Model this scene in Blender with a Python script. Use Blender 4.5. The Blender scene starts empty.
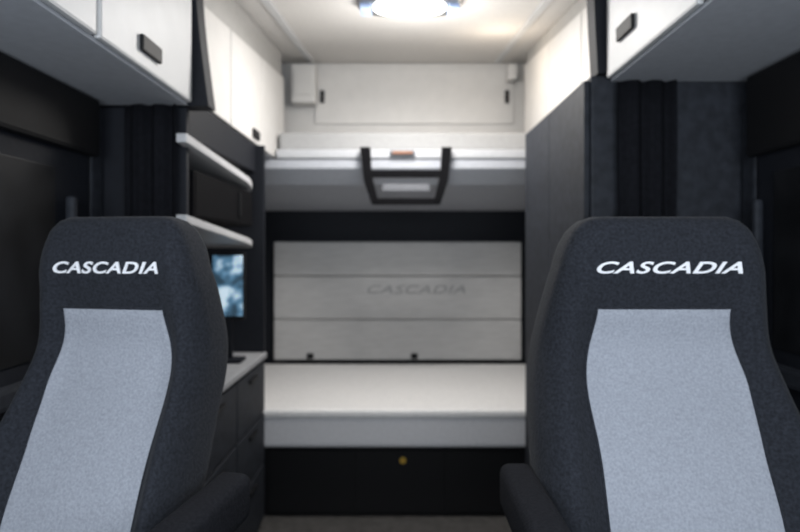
import bpy, bmesh, math
from mathutils import Vector
S=bpy.context.scene
S.view_settings.view_transform='Standard'
C=S.collection

# ---------------------------------------------------------------- materials
def mat(name,col,rough=.6,var=.0,scale=60,bump=0,metal=0,emit=None,estr=0,spec=.5,stretch=None,sheen=0):
    m=bpy.data.materials.new(name); m.use_nodes=True
    nt=m.node_tree; b=nt.nodes['Principled BSDF']
    b.inputs['Roughness'].default_value=rough; b.inputs['Metallic'].default_value=metal
    b.inputs['Specular IOR Level'].default_value=spec
    b.inputs['Base Color'].default_value=(*col,1)
    if sheen: b.inputs['Sheen Weight'].default_value=sheen
    if emit:
        b.inputs['Emission Color'].default_value=(*emit,1); b.inputs['Emission Strength'].default_value=estr
    if var or bump:
        tc=nt.nodes.new('ShaderNodeTexCoord'); mp=nt.nodes.new('ShaderNodeMapping')
        if stretch: mp.inputs['Scale'].default_value=stretch
        n=nt.nodes.new('ShaderNodeTexNoise'); n.inputs['Scale'].default_value=scale; n.inputs['Detail'].default_value=4
        nt.links.new(tc.outputs['Object'],mp.inputs[0]); nt.links.new(mp.outputs[0],n.inputs['Vector'])
        r=nt.nodes.new('ShaderNodeValToRGB'); r.color_ramp.elements[0].position=.3; r.color_ramp.elements[1].position=.7
        r.color_ramp.elements[0].color=(*[max(0,c*(1-var)) for c in col],1)
        r.color_ramp.elements[1].color=(*[min(1,c*(1+var)) for c in col],1)
        nt.links.new(n.outputs['Fac'],r.inputs[0]); nt.links.new(r.outputs[0],b.inputs['Base Color'])
        if bump:
            bp=nt.nodes.new('ShaderNodeBump'); bp.inputs['Strength'].default_value=bump; bp.inputs['Distance'].default_value=.003
            nt.links.new(n.outputs['Fac'],bp.inputs['Height']); nt.links.new(bp.outputs[0],b.inputs['Normal'])
    return m
M_ceil=mat('ceiling_fabric',(.66,.64,.615),.9,.05,80,.15)
M_white=mat('white_laminate',(.60,.605,.61),.45,.03,12)
M_whitew=mat('white_warm_laminate',(.64,.625,.605),.5,.03,12)
M_recess=mat('beige_grey_vinyl',(.42,.41,.395),.8,.05,40,.1)
M_greyw=mat('pale_grey_cloth',(.33,.33,.33),.8,.05,40,.1)
M_shelf=mat('pale_grey_laminate',(.52,.52,.53),.5,.05,40)
M_under=mat('grey_vinyl',(.50,.52,.56),.7,.05,40,.1)
M_work=mat('worktop_laminate',(.30,.305,.32),.6,.1,40)
M_mid=mat('mid_grey_vinyl',(.40,.415,.45),.7,.05,40,.1)
M_rail=mat('pale_rail_vinyl',(.44,.45,.47),.6,.05,40,.1)
M_pad=mat('dim_grey_rubber',(.14,.145,.16),.8,.1,40)
M_dark=mat('dark_plastic',(.008,.0095,.014),.65,.12,50,.2,spec=.25)
M_black=mat('black_plastic',(.005,.005,.006),.6,.1,50,.1,spec=.3)
M_frame=mat('matt_black_metal',(.004,.004,.005),.8,.1,50,.05,spec=.08)
M_char=mat('charcoal_laminate',(.021,.024,.031),.65,.3,30,.2,spec=.25)
M_gloss=mat('black_glass',(.006,.007,.009),.2,.1,5)
M_seat=mat('charcoal_seat_cloth',(.020,.0225,.029),.95,.35,160,.5,sheen=.04,spec=.18)
M_arm=mat('black_armrest_cloth',(.014,.015,.019),.95,.3,160,.5,spec=.1)
M_ins=mat('heather_grey_cloth',(.31,.33,.375),.95,.14,190,.5,spec=.2)
M_let=mat('white_embroidery',(.85,.86,.9),.6,.03,200)
M_cur=mat('black_curtain_cloth',(.015,.016,.021),.9,.2,60,.2,spec=.2)
M_matt=mat('mattress_cloth',(.78,.77,.76),.9,.05,60,.2)
M_mattside=mat('mattress_side_cloth',(.62,.62,.64),.9,.05,60,.2)
M_pan=mat('padded_grey_vinyl',(.48,.475,.47),.7,.06,9,.1,stretch=(1,1,5))
M_panlet=mat('grey_embroidery',(.29,.29,.295),.8,.05,60)
M_floor=mat('floor_vinyl',(.055,.052,.05),.7,.3,30,.2)
M_lens=mat('lamp_lens',(.9,.9,.9),.4,.0,emit=(1,.97,.93),estr=5)
M_lens2=mat('blue_lamp_lens',(.4,.5,.7),.4,emit=(.5,.65,1),estr=.3)
M_chrome=mat('brushed_metal',(.35,.36,.38),.35,.05,90,metal=1)
M_amber=mat('amber_lens',(.22,.09,.04),.5,emit=(1,.4,.2),estr=.03)
M_brass=mat('brass',(.7,.45,.08),.35,.05,20,metal=.6)
M_glass=mat('tinted_window',(.009,.0095,.011),.4,.6,5,spec=.2)
def reflection_mat():  # blue-white reflection painted as noise colour, with its own glow
    m=mat('painted_reflection',(.2,.4,.6),.3)
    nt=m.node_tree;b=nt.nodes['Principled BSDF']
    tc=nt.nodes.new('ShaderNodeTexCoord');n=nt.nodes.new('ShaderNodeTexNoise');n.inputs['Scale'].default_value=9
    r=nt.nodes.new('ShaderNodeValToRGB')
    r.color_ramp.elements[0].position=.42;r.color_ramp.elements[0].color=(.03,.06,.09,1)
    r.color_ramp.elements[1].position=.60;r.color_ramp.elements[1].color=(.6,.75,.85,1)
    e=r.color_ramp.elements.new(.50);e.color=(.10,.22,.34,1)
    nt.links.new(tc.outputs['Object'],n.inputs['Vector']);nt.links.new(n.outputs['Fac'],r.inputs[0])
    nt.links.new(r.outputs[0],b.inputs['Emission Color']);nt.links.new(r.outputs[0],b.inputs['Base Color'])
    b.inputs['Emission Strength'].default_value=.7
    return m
M_reflection=reflection_mat()

# ---------------------------------------------------------------- helpers
def meta(o,label=None,cat=None,kind=None,group=None):
    if label:o['label']=label
    if cat:o['category']=cat
    if kind:o['kind']=kind
    if group:o['group']=group
def link(o,parent=None):
    C.objects.link(o)
    if parent: o.parent=parent
    return o
def empty(name,loc,label,cat,group=None,rz=0):
    o=bpy.data.objects.new(name,None); o.location=loc; o.rotation_euler=(0,0,rz); o.empty_display_size=.1
    C.objects.link(o); meta(o,label,cat,None,group); return o
def origin_of(p):
    v=Vector((0,0,0))
    while p: v+=p.location; p=p.parent
    return v
def finish(bm,name,m,parent,smooth=False,center=None):
    # coordinates in bm are world coordinates
    vs=[v.co for v in bm.verts]
    if center is None:
        center=Vector([(min(v[i] for v in vs)+max(v[i] for v in vs))/2 for i in range(3)])
    for v in bm.verts: v.co-=center
    bmesh.ops.recalc_face_normals(bm,faces=bm.faces)
    me=bpy.data.meshes.new(name); bm.to_mesh(me); bm.free()
    if smooth:
        for p in me.polygons:p.use_smooth=True
    me.materials.append(m)
    o=bpy.data.objects.new(name,me)
    o.location=center-(origin_of(parent))
    link(o,parent); return o
def box(name,x0,x1,y0,y1,z0,z1,m,parent=None,bev=.006,seg=2):
    bm=bmesh.new(); bmesh.ops.create_cube(bm,size=1)
    for v in bm.verts:
        v.co=Vector(((x0+x1)/2+v.co.x*(x1-x0),(y0+y1)/2+v.co.y*(y1-y0),(z0+z1)/2+v.co.z*(z1-z0)))
    if bev: bmesh.ops.bevel(bm,geom=bm.edges[:],offset=min(bev,.45*min(x1-x0,y1-y0,z1-z0)),segments=seg,profile=.6,affect='EDGES')
    return finish(bm,name,m,parent,smooth=False)
def prism_x(name,x0,x1,prof,m,parent=None,bev=.006):
    """profile list of (y,z) extruded in x"""
    bm=bmesh.new()
    a=[bm.verts.new((x0,y,z)) for y,z in prof]; b=[bm.verts.new((x1,y,z)) for y,z in prof]
    n=len(prof); bm.faces.new(a); bm.faces.new(b[::-1])
    for i in range(n): bm.faces.new((a[i],a[(i+1)%n],b[(i+1)%n],b[i]))
    bmesh.ops.recalc_face_normals(bm,faces=bm.faces)
    if bev: bmesh.ops.bevel(bm,geom=bm.edges[:],offset=bev,segments=2,profile=.6,affect='EDGES')
    return finish(bm,name,m,parent)
def prism_y(name,y0,y1,prof,m,parent=None,bev=.004):
    """profile list of (x,z) extruded in y"""
    bm=bmesh.new()
    a=[bm.verts.new((x,y0,z)) for x,z in prof]; b=[bm.verts.new((x,y1,z)) for x,z in prof]
    n=len(prof); bm.faces.new(a); bm.faces.new(b[::-1])
    for i in range(n): bm.faces.new((a[i],a[(i+1)%n],b[(i+1)%n],b[i]))
    bmesh.ops.recalc_face_normals(bm,faces=bm.faces)
    return finish(bm,name,m,parent)
def text_mesh(word,width,height,shear=.25,extr=.0015,off=0):
    cu=bpy.data.curves.new('t','FONT'); cu.body=word; cu.size=1; cu.shear=shear; cu.extrude=.02; cu.offset=off; cu.space_character=1.08
    o=bpy.data.objects.new('t',cu); C.objects.link(o); bpy.context.view_layer.update()
    me=bpy.data.meshes.new_from_object(o.evaluated_get(bpy.context.evaluated_depsgraph_get()))
    bpy.data.objects.remove(o); 
    xs=[v.co.x for v in me.vertices]; ys=[v.co.y for v in me.vertices]
    x0,x1,y0,y1=min(xs),max(xs),min(ys),max(ys)
    for v in me.vertices:
        v.co=Vector(((v.co.x-(x0+x1)/2)/(x1-x0)*width,(v.co.y-(y0+y1)/2)/(y1-y0)*height,(v.co.z)/.02*extr))
    return me

FL=.08
ceilz=lambda y:2.66+.12*(y-2.58)
# ---------------------------------------------------------------- structure
def struct(o): o['kind']='structure'; return o
struct(box('floor',-1.25,1.4,-.6,4.25,FL-.1,FL,M_floor,bev=0))
struct(prism_x('ceiling',-1.25,1.4,[(-.6,ceilz(-.6)),(4.25,ceilz(4.25)),(4.25,ceilz(4.25)+.08),(-.6,ceilz(-.6)+.08)],M_ceil,bev=0))
struct(prism_x('wall_left',-1.25,-1.12,[(-.6,FL),(4.25,FL),(4.25,ceilz(4.25)),(-.6,ceilz(-.6))],M_dark,bev=0))
struct(prism_x('wall_right',1.27,1.4,[(-.6,FL),(4.25,FL),(4.25,ceilz(4.25)),(-.6,ceilz(-.6))],M_dark,bev=0))
struct(box('wall_back',-1.12,1.27,4.15,4.25,FL,ceilz(4.15),M_dark,bev=0))
struct(box('wall_front',-1.12,1.27,-.6,-.5,FL,.95,M_dark,bev=0))
for i,(xa,xb,s) in enumerate([(-1.12,-1.0,1),(1.15,1.27,-1)]):
    d=struct(box('door_%d'%(i+1),xa,xb,.1,1.80,FL,1.98,M_dark,bev=.02))
    xi=xb if s>0 else xa
    ye=1.60 if s>0 else 1.70
    w=struct(box('window_%d'%(i+1),min(xi,xi+s*.006),max(xi,xi+s*.006),.45,ye,1.20,1.74,M_glass,bev=.002))
    t=struct(box('trim_%d'%(i+1),xa,xb,1.80,1.87,FL,1.98,M_char,bev=.01))
    hz=1.985 if s>0 else 2.06
    struct(box('trim_%d'%(i+3),min(xi,xi+s*.03),max(xi,xi+s*.03),.1,1.80,1.80,hz,M_black,bev=.012))
    struct(box('trim_%d'%(i+9),min(xi,xi+s*.035),max(xi,xi+s*.035),.35,1.76,1.10,1.16,M_char,bev=.015))
    # grab rail standing off the door frame
    g=box('trim_%d'%(i+11),min(xi+s*.012,xi+s*.04),max(xi+s*.012,xi+s*.04),ye+.035,ye+.06,1.30,1.66,M_char,bev=.01);struct(g)
# arch dividing cab and sleeper, with a swept inner edge
def arch(name,s,xw,xtop,xbot,z0,z1):
    n=14;prof=[(s*xw,z1),(s*xw,z0)]
    for i in range(n+1):
        t=i/n;prof.append((s*(xbot+(xtop-xbot)*math.sin(t*math.pi/2)),z0+(z1-z0)*t))
    return struct(prism_y(name,1.885,1.958,prof,M_dark))
arch('trim_5',-1,1.12,.700,.650,1.99,2.57)
arch('trim_6',1,1.27,.655,.672,2.10,2.57)
# ceiling cornices
for n,(a,b) in (('trim_7',(-.64,-.60)),('trim_8',(.66,.70))):
    struct(prism_x(n,a,b,[(1.97,ceilz(1.97)-.012),(3.88,ceilz(3.88)-.012),(3.88,ceilz(3.88)),(1.97,ceilz(1.97))],M_white,bev=.003))

# ---------------------------------------------------------------- overhead cabinets
def latch(parent,x,s,y,z,l=.12,h=.045):
    o=box('latch',min(x,x+s*.012),max(x,x+s*.012),y-l/2,y+l/2,z-h/2,z+h/2,M_black,parent,.005)
    o['label']='black recessed pull latch'
    return o
def overhead(xw,xf,y0,y1,z0,label,doors,m,mb,mu,latches,top=.07):
    s=1 if xf>xw else -1
    e=empty('overhead_cabinet',((xw+xf)/2,(y0+y1)/2,z0),label,'cabinet','overhead storage cabinets')
    f=xf-s*.02
    prism_x('body',min(xw,f),max(xw,f),[(y0,z0+.014),(y1,z0+.014),(y1,ceilz(y1)-.004),(y0,ceilz(y0)-.004)],mb,e,.004)
    box('underside',min(xw,f),max(xw,f),y0,y1,z0,z0+.013,mu,e,.002)['label']='grey padded vinyl underside'
    for (a,b) in doors:
        prism_x('door',min(f+s*.001,xf),max(f+s*.001,xf),[(a,z0+.006),(b,z0+.006),(b,ceilz(b)-top),(a,ceilz(a)-top)],m,e,.008)
    for (y,z) in latches: latch(e,xf,s,y,z)
    return e
overhead(-1.10,-.70,.25,1.88,1.99,'pale grey overhead cabinet above the cab door',[(.26,1.285),(1.297,1.87)],M_white,M_char,M_under,[(.6,2.06),(1.55,2.06)])
overhead(1.25,.695,.25,1.88,2.07,'pale grey overhead cabinet above the cab door',[(.26,1.285),(1.297,1.87)],M_white,M_char,M_under,[(.6,2.18),(1.70,2.18)])
overhead(-1.10,-.746,1.96,3.58,2.045,'long white overhead cabinet above the shelving unit',[(1.97,2.45),(2.46,3.0),(3.01,3.57)],M_whitew,M_recess,M_under,[(2.86,2.095)],.17)
overhead(1.25,.80,1.96,3.58,2.10,'long white overhead cabinet above the charcoal wardrobe',[(1.97,2.45),(2.46,3.0),(3.01,3.57)],M_whitew,M_recess,M_under,[(2.86,2.16)],.09)
# rear high cabinet
e=empty('rear_overhead_cabinet',(.08,4.0,2.27),'wide white cabinet high on the rear wall','cabinet')
prism_x('body',-1.10,1.25,[(3.92,2.26),(4.148,2.26),(4.148,ceilz(4.148)-.004),(3.92,ceilz(3.92)-.004)],M_whitew,e,.004)
box('door',-.60,.80,3.90,3.919,2.385,2.775,M_whitew,e,.008)
for x in(-.545,.75):
    box('latch',x-.014,x+.014,3.885,3.899,2.53,2.62,M_black,e,.004)
# corner speaker boxes
def corner(x0,x1,z0,label):
    e=empty('corner_speaker',((x0+x1)/2,3.78,z0),label,'speaker','ceiling corner speakers')
    box('body',x0,x1,3.76,3.88,z0,2.765,M_whitew,e,.012)
    box('grille',x0+.02,x1-.02,3.75,3.759,z0+.05,2.72,M_whitew,e,.004)
corner(-.74,-.575,2.50,'small white speaker box in the ceiling corner')
corner(.735,.797,2.66,'narrow white speaker box in the ceiling corner')
# ---------------------------------------------------------------- ceiling lamp
e=empty('ceiling_lamp',(.045,2.62,2.64),'oval white dome lamp glowing on the ceiling','lamp')
def disc(name,cx,cy,rx,ry,t,drop,m,p,pw=3.5):
    bm=bmesh.new();N=40
    rings=[]
    for k,(f,dz) in enumerate([(1,0),(1,-t*.6),(.93,-t),(.5,-t*1.1)]):
        r=[]
        for i in range(N):
            a=2*math.pi*i/N;c,s=math.cos(a),math.sin(a)
            x=cx+rx*f*math.copysign(abs(c)**(2/pw),c);y=cy+ry*f*math.copysign(abs(s)**(2/pw),s)
            r.append(bm.verts.new((x,y,ceilz(y)-drop+dz)))
        rings.append(r)
    for a,b in zip(rings,rings[1:]):
        for i in range(N): bm.faces.new((a[i],a[(i+1)%N],b[(i+1)%N],b[i]))
    bm.faces.new(rings[0]);bm.faces.new(rings[-1])
    return finish(bm,name,m,p,True)
disc('housing',.045,2.60,.245,.17,.022,.001,M_chrome,e)
disc('lens',.045,2.60,.17,.125,.012,.024,M_lens,e,2.5)
box('reading_light',-.185,-.135,2.55,2.65,2.615,2.636,M_lens2,e,.005)
box('reading_light',.225,.275,2.55,2.65,2.615,2.636,M_lens2,e,.005)

# ---------------------------------------------------------------- upper bunk
e=empty('upper_bunk',(.05,3.7,1.8),'folded upper bunk with grey vinyl underside and black ladder','bunk')
prism_x('platform',-1.1,1.25,[(3.30,2.04),(3.30,1.985),(3.42,1.90),(4.14,1.79),(4.14,2.04)],M_mid,e,.01)
box('front_rail',-.735,.785,3.285,3.42,2.042,2.098,M_rail,e,.012)
def beams(name,quads,y0,y1,m,p):
    bm=bmesh.new()
    for q in quads:
        a=[bm.verts.new((x,y0,z)) for x,z in q];b=[bm.verts.new((x,y1,z)) for x,z in q];n=len(q)
        bm.faces.new(a);bm.faces.new(b[::-1])
        for i in range(n):bm.faces.new((a[i],a[(i+1)%n],b[(i+1)%n],b[i]))
    bmesh.ops.recalc_face_normals(bm,faces=bm.faces)
    bmesh.ops.bevel(bm,geom=bm.edges[:],offset=.005,segments=2,profile=.6,affect='EDGES')
    return finish(bm,name,m,p)
c=.035
lad=beams('ladder',[[(c+s*.268,2.10),(c+s*.208,2.10),(c+s*.200,1.94),(c+s*.165,1.80),(c+s*.165,1.765),(c+s*.20,1.765),(c+s*.245,1.90)] for s in(-1,1)]
   +[[(c-.205,1.965),(c+.205,1.965),(c+.205,1.925),(c-.205,1.925)],[(c-.18,1.802),(c+.18,1.802),(c+.18,1.765),(c-.18,1.765)]],3.225,3.262,M_frame,e)
lad['label']='square black ladder frame'
o=box('step_pad',-.105,.175,3.235,3.262,1.84,1.885,M_pad,lad,.01);o['label']='grey rubber step pad'
e2=box('upper_mattress',-.73,.78,3.34,3.89,2.10,2.21,M_greyw,None,.02,3)
meta(e2,'thin pale grey mattress on the raised upper bunk','mattress')
e=empty('reading_lamp',(.015,3.28,2.05),'small amber reading lamp on the bunk rail','lamp')
box('housing',-.06,.09,3.262,3.284,2.055,2.088,M_pad,e,.008)
box('lens',-.045,.075,3.254,3.261,2.064,2.080,M_amber,e,.003)

# ---------------------------------------------------------------- rear padded panel
e=empty('padded_wall_panel',(0,4.12,.66),'grey padded bunk back panel with horizontal seams','wall panel')
for z0,z1 in((.69,.985),(.99,1.305),(1.31,1.56)):
    box('cushion',-.93,.895,4.085,4.145,z0,z1,M_pan,e,.012,3)
me=text_mesh('CASCADIA',.72,.06,.3)
for v in me.vertices: v.co=Vector((v.co.x,-v.co.z,v.co.y))
me.materials.append(M_panlet)
o=bpy.data.objects.new('lettering',me);o.location=Vector((.12,4.083,1.21))-e.location;link(o,e)
o['label']='faint grey stitched lettering'
for x in(-.66,.105):
    o=box('button',x-.025,x+.025,4.07,4.084,.70,.74,M_black,e,.005);o['label']='small black strap button'

# ---------------------------------------------------------------- lower bunk
e=empty('storage_bunk',(.05,3.5,FL),'black storage box under the lower mattress','bunk')
box('body',-1.1,1.25,2.97,4.14,FL,.46,M_black,e,.008)
for a,b in((-.70,-.2395),(-.2385,.2385),(.2395,.68)):
    box('door',a,b,2.953,2.969,FL+.03,.43,M_black,e,.001)
bm=bmesh.new();bmesh.ops.create_cone(bm,segments=20,radius1=.018,radius2=.015,depth=.014,cap_ends=True)
for v in bm.verts: v.co=Vector((v.co.x+.015,v.co.z+2.945,v.co.y+.385))
finish(bm,'lock',M_brass,e)['label']='brass key lock'
e=empty('lower_mattress',(.05,3.5,.46),'white bunk mattress with grey side band','mattress')
box('side_band',-1.1,1.25,2.905,4.075,.462,.625,M_mattside,e,.025,4)
box('top_cover',-1.105,1.255,2.90,4.08,.615,.665,M_matt,e,.025,5)

# ---------------------------------------------------------------- shelving unit (galley side)
Y0=1.885
e=empty('base_cabinet',(-.91,2.42,FL),'charcoal base cabinet with drawers under pale worktop','cabinet')
box('body',-1.118,-.72,Y0,2.88,FL,.94,M_dark,e,.006)
for a,b in((Y0+.01,2.38),(2.39,2.87)):
    for z0,z1 in((.12,.40),(.41,.66),(.67,.925)):
        d=box('drawer',-.719,-.70,a,b,z0,z1,M_char,e,.005)
        h=box('handle',-.699,-.688,(a+b)/2-.06,(a+b)/2+.06,z1-.045,z1-.03,M_black,d,.003)
w=box('worktop',-1.118,-.69,Y0,2.885,.942,.972,M_work,None,.008)
meta(w,'pale grey worktop on the charcoal base cabinet','worktop')
e=empty('shelving_unit',(-.91,2.42,.972),'dark open shelving unit with pale curved shelf edges','shelf')
box('side_panel',-1.118,-.725,Y0,Y0+.025,.974,1.985,M_dark,e,.004)
box('side_panel',-1.118,-.70,2.86,2.885,.974,2.04,M_dark,e,.004)
box('back_panel',-1.118,-1.10,Y0+.026,2.859,.974,1.985,M_black,e,.002)
def arc_shelf(z0,z1,drop):
    # slim shelf whose front edge sweeps back in a curve at its far end and falls slightly
    bm=bmesh.new();pts=[(-.735,1.82),(-.700,1.82)]
    for i in range(13):
        t=i/12;y=1.82+.98*t
        x=-.700-(.05*max(0,(t-.72)/.28)**2)
        if i: pts.append((x,y))
    pts+=[(-1.098,2.80),(-1.098,Y0+.03),(-.735,Y0+.03)]
    zf=lambda y:-drop*(y-1.8)
    a=[bm.verts.new((x,y,z0+zf(y))) for x,y in pts];b=[bm.verts.new((x,y,z1+zf(y))) for x,y in pts];n=len(pts)
    bm.faces.new(a);bm.faces.new(b[::-1])
    for i in range(n):bm.faces.new((a[i],a[(i+1)%n],b[(i+1)%n],b[i]))
    bmesh.ops.recalc_face_normals(bm,faces=bm.faces)
    bmesh.ops.bevel(bm,geom=bm.edges[:],offset=.004,segments=2,profile=.6,affect='EDGES')
    finish(bm,'shelf',M_shelf,e)
arc_shelf(1.855,1.885,.06)
arc_shelf(1.590,1.618,.08)
box('filler_panel',-1.099,-.745,1.962,2.859,1.90,2.04,M_dark,e,.004)
e=empty('microwave',(-.9,2.38,1.617),'black microwave oven with glossy door between shelves','microwave')
box('body',-1.09,-.745,1.95,2.74,1.616,1.785,M_frame,e,.004)
box('door',-.744,-.727,1.955,2.52,1.618,1.783,M_frame,e,.003)
box('window',-.726,-.724,1.97,2.48,1.625,1.775,M_frame,e,.0005)
box('control_panel',-.744,-.727,2.524,2.735,1.618,1.783,M_frame,e,.003)
box('handle',-.726,-.715,2.49,2.505,1.65,1.76,M_black,e,.004)
e=empty('reflection_standin',(-.81,2.62,.974),'added glowing screen showing a blue picture on the worktop','standin')  # made-up upright panel; stands in for a bright reflection in the niche
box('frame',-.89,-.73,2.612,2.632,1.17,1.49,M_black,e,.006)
box('glow_face',-.88,-.74,2.607,2.611,1.19,1.475,M_reflection,e,.001)
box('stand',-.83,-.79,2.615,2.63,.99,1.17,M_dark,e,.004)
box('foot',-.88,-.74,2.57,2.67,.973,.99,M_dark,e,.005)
# ---------------------------------------------------------------- wardrobe
e=empty('wardrobe',(.95,2.42,FL),'tall charcoal wardrobe with flat textured doors','wardrobe')
box('body',.65,1.268,1.89,2.80,FL,2.095,M_char,e,.01)
for a,b in((1.90,2.344),(2.347,2.79)):
    d=box('door',.630,.649,a,b,FL+.03,2.08,M_char,e,.003)
    yy=b-.05 if a<2 else a+.05
    box('handle',.616,.629,yy-.012,yy+.012,.98,1.12,M_black,d,.004)
# ---------------------------------------------------------------- curtains
def curtain(x0,x1,y,z0,z1,label):
    bm=bmesh.new();NX=90;NZ=14;g=[]
    for j in range(NZ+1):
        z=z0+(z1-z0)*j/NZ;row=[]
        for i in range(NX+1):
            u=i/NX
            w=.94+.06*math.cos(j*.5)
            x=(x0+x1)/2+(x1-x0)*(u-.5)*w
            row.append(bm.verts.new((x,y+.010*math.sin(u*math.pi*2*2.6+.35*math.sin(j*.6))+.004*math.sin(u*31),z)))
        g.append(row)
    for a,b in zip(g,g[1:]):
        for i in range(NX): bm.faces.new((a[i],a[i+1],b[i+1],b[i]))
    r=bmesh.ops.solidify(bm,geom=bm.faces[:],thickness=.006)
    o=finish(bm,'curtain',M_cur,None,True)
    meta(o,label,'curtain',None,'privacy curtains gathered at the pillars')
curtain(-.92,-.742,1.85,FL+.01,1.985,'gathered black privacy curtain beside the shelving unit')
curtain(.725,.92,1.85,FL+.01,2.065,'gathered black privacy curtain beside the wardrobe')

# ---------------------------------------------------------------- seats
ROWS=[(.60,.235,-.20,.13,.03),(.75,.262,-.17,.15,.05),(.97,.292,-.10,.16,.055),(1.10,.290,-.04,.16,.055),(1.195,.280,.015,.16,.05),
      (1.285,.263,.045,.15,.04),(1.39,.243,.02,.15,.02),(1.46,.228,.0,.145,.010),(1.51,.214,.0,.14,.006),(1.545,.197,.005,.12,.003),(1.565,.175,.016,.09,0),(1.574,.15,.03,.05,0)]
def row(z):
    if z<=ROWS[0][0]:return ROWS[0][1:]
    for i,(a,b) in enumerate(zip(ROWS,ROWS[1:])):
        if z<=b[0]:
            t=(z-a[0])/(b[0]-a[0])
            if z>1.5: return [p+(q-p)*t for p,q in zip(a[1:],b[1:])]
            A=ROWS[max(0,i-1)];D=ROWS[min(len(ROWS)-1,i+2)]
            out=[]
            for k in range(1,5):
                h=b[0]-a[0]
                m0=(b[k]-A[k])/(b[0]-A[0])*h if A is not a else (b[k]-a[k]);m1=(D[k]-a[k])/(D[0]-a[0])*h
                out.append((2*t**3-3*t*t+1)*a[k]+(t**3-2*t*t+t)*m0+(-2*t**3+3*t*t)*b[k]+(t**3-t*t)*m1)
            return out
    return ROWS[-1][1:]
def bumpf(u):return math.exp(-((abs(u)-.82)/.16)**2)
P=.42
def front(x,z):
    w,yf,T,B=row(z);u=max(-1,min(1,x/w))
    c=abs(u)**(1/P); s=math.sqrt(max(0,1-c*c))
    return yf+T/2-(T/2)*s**P-B*bumpf(u)*min(1,s*2)
def iw(z):
    pts=[(.62,.155),(.8,.168),(.96,.173),(1.06,.171),(1.20,.178),(1.375,.148)]
    if z<=pts[0][0]: return pts[0][1]
    for a,b in zip(pts,pts[1:]):
        if z<=b[0]:
            t=(z-a[0])/(b[0]-a[0]);t=t*t*(3-2*t)
            return a[1]+(b[1]-a[1])*t
    return .148
def lm(name,bm,m,p,smooth=True):
    bmesh.ops.recalc_face_normals(bm,faces=bm.faces)
    me=bpy.data.meshes.new(name);bm.to_mesh(me);bm.free()
    for q in me.polygons:q.use_smooth=smooth
    me.materials.append(m);o=bpy.data.objects.new(name,me);link(o,p);return o
def lbox(name,x0,x1,y0,y1,z0,z1,m,p,bev,seg=4):
    bm=bmesh.new();bmesh.ops.create_cube(bm,size=1)
    for v in bm.verts:v.co=Vector(((x0+x1)/2+v.co.x*(x1-x0),(y0+y1)/2+v.co.y*(y1-y0),(z0+z1)/2+v.co.z*(z1-z0)))
    bmesh.ops.bevel(bm,geom=bm.edges[:],offset=bev,segments=seg,profile=.5,affect='EDGES')
    return lm(name,bm,m,p,True)
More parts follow.
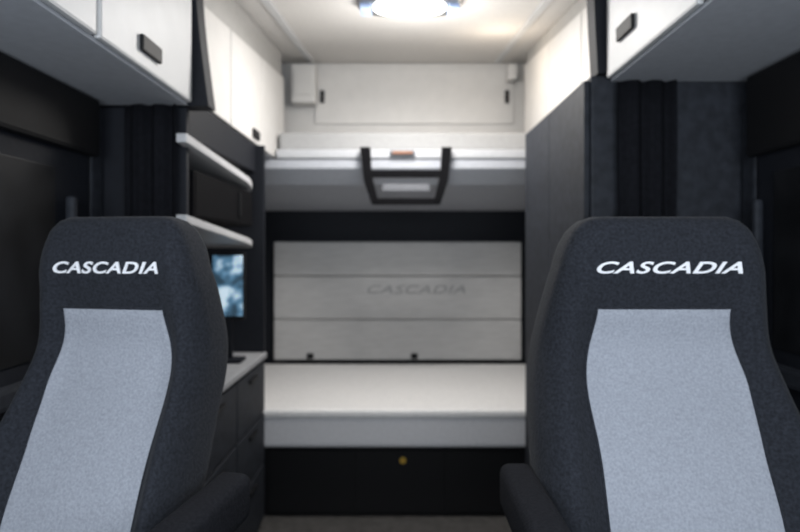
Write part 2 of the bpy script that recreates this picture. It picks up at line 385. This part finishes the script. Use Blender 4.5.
def seat(x,y,rz,k,ki,tw,sh,label):
    """k = width factor of the back, ki = of the insert, sh = taper of the inner bolster toward the base"""
    e=empty('truck_seat',(x,y,FL),label,'seat','cab seats',rz)
    z00=FL
    bm=bmesh.new();N=96;rings=[];NR=70
    zs=[.60+(1.54-.60)*i/NR for i in range(NR+1)]+[1.55,1.558,1.565,1.57,1.574]
    for z in zs:
        w,yf,T,B=row(z);r=[]
        low=max(0,min(1,(1.42-z)/.25))*sh
        for i in range(N):
            a=2*math.pi*i/N;c,s=math.cos(a),math.sin(a)
            xx=w*math.copysign(abs(c)**P,c);yy=yf+T/2+T/2*math.copysign(abs(s)**P,s)
            if s<0:yy-=B*bumpf(xx/w)*min(1,abs(s)*2)
            r.append(bm.verts.new((xx*(k-(low*max(0,xx/w)**2)),yy,z-z00)))
        rings.append(r)
    for a,b in zip(rings,rings[1:]):
        for i in range(N):bm.faces.new((a[i],a[(i+1)%N],b[(i+1)%N],b[i]))
    bm.faces.new(rings[0]);bm.faces.new(rings[-1])
    br=lm('backrest',bm,M_seat,e)
    # insert
    bm=bmesh.new();NX=30;NZ=60;g=[]
    def fx(xx,z): return front(xx*ki/k,z)
    for j in range(NZ+1):
        z=.66+(1.372-.66)*j/NZ;w=iw(z);g.append([])
        for i in range(NX+1):
            u=-1+2*i/NX;xx=w*u
            edge=min(1,(1-abs(u))*10,(1-j/NZ)*22)
            g[-1].append(bm.verts.new((xx*ki,fx(xx,z)-.002-.006*max(0,edge)**.5,z-z00)))
    for a,b in zip(g,g[1:]):
        for i in range(NX):bm.faces.new((a[i],a[i+1],b[i+1],b[i]))
    o=lm('backrest_insert',bm,M_ins,br);o['label']='heather grey woven cloth insert'
    # piping around insert
    pts=[]
    for j in range(0,NZ+1):
        z=.66+(1.372-.66)*j/NZ;pts.append((-iw(z),z))
    for i in range(1,20):pts.append((-.148+.296*i/20,1.372))
    for j in range(NZ,-1,-1):
        z=.66+(1.372-.66)*j/NZ;pts.append((iw(z),z))
    cu=bpy.data.curves.new('p','CURVE');cu.dimensions='3D';sp=cu.splines.new('POLY');sp.points.add(len(pts)-1)
    for q,(a,b) in zip(sp.points,pts):q.co=(a*ki,fx(a,b)-.002,b-z00,1)
    cu.bevel_depth=.003;cu.bevel_resolution=2
    t=bpy.data.objects.new('tmp',cu);C.objects.link(t);bpy.context.view_layer.update()
    me=bpy.data.meshes.new_from_object(t.evaluated_get(bpy.context.evaluated_depsgraph_get()));bpy.data.objects.remove(t)
    me.materials.clear();me.materials.append(M_seat)
    o=bpy.data.objects.new('piping',me);link(o,br)
    # lettering
    me=text_mesh('CASCADIA',tw,.026,.35,.0012,.02)
    for v in me.vertices:
        xx,zz=v.co.x,1.462+v.co.y
        v.co=Vector((xx,front(xx/k,zz)-.0018-v.co.z,zz-z00))
    me.materials.clear();me.materials.append(M_let)
    o=bpy.data.objects.new('lettering',me);link(o,br);o['label']='white embroidered lettering'
    # cushion
    cs=lbox('seat_cushion',-.25,.25,-.64,-.06,.53-z00,.67-z00,M_seat,e,.05,5)
    o=lbox('cushion_insert',-.16,.16,-.60,-.22,.655-z00,.678-z00,M_ins,cs,.01,3);o['label']='heather grey woven cloth insert'
    lbox('seat_frame',-.23,.23,-.58,-.04,.45-z00,.53-z00,M_black,e,.02,3)
    bm=bmesh.new();rings=[]
    for q in range(9):
        f,z=(.17+(.02 if q%2 else 0),.10+.35*q/8)
        rings.append([bm.verts.new((sx*f,-.3+sy*(f+.02),z-z00)) for sx,sy in((-1,-1),(1,-1),(1,1),(-1,1))])
    for a,b in zip(rings,rings[1:]):
        for i in range(4):bm.faces.new((a[i],a[(i+1)%4],b[(i+1)%4],b[i]))
    bm.faces.new(rings[0]);bm.faces.new(rings[-1])
    lm('suspension_bellows',bm,M_black,e,False)
    lbox('base_plate',-.22,.22,-.54,-.06,.001,.03,M_black,e,.008,2)
    ax=.325 if k==1 else .285
    for s in(-1,1):
        lbox('armrest',s*ax-.038,s*ax+.038,-.42,.04,.93-z00,1.03-z00,M_arm,e,.022,4)
    return e
seat(-.637,1.20,math.radians(-10),.82,.84,.252,.09,'charcoal cloth truck seat with heather grey insert, turned toward the door')
seat(.582,1.20,0,1,1,.315,0,'charcoal cloth truck seat with heather grey insert, facing straight ahead')

# ---------------------------------------------------------------- light
w=bpy.data.worlds.new('w');S.world=w;w.use_nodes=True
w.node_tree.nodes['Background'].inputs[0].default_value=(.78,.86,1,1);w.node_tree.nodes['Background'].inputs[1].default_value=.8
def area(name,loc,rot,sx,sy,p,col):
    l=bpy.data.lights.new(name,'AREA');l.shape='RECTANGLE';l.size=sx;l.size_y=sy;l.energy=p;l.color=col
    o=bpy.data.objects.new(name,l);o.location=loc;o.rotation_euler=rot;C.objects.link(o);return o
area('windshield_daylight',(.05,-.5,1.65),(math.radians(88),0,0),2.0,.9,38,(.86,.93,1))
area('ceiling_lamp_light',(.045,2.60,2.60),(0,0,0),.34,.25,18,(1,.97,.94))
def point(name,loc,p,r,col):
    l=bpy.data.lights.new(name,'POINT');l.energy=p;l.shadow_soft_size=r;l.color=col
    o=bpy.data.objects.new(name,l);o.location=loc;C.objects.link(o)
point('ceiling_lamp_bulb',(.08,2.65,2.32),15,.12,(1,.975,.94))
point('added_warm_glow',(.55,3.1,2.52),2.0,.05,(1,.84,.66))  # added point light without a fixture, warms the right side of the ceiling
# ---------------------------------------------------------------- camera
cam=bpy.data.cameras.new('camera');cam.sensor_width=36;cam.lens=36*555/800;cam.shift_y=-.02
cam.clip_start=.02
cam.dof.use_dof=True;cam.dof.focus_distance=.85;cam.dof.aperture_fstop=2.8
co=bpy.data.objects.new('camera',cam);co.location=(0,0,1.5);co.rotation_euler=(math.radians(90),0,0);C.objects.link(co)
S.camera=co
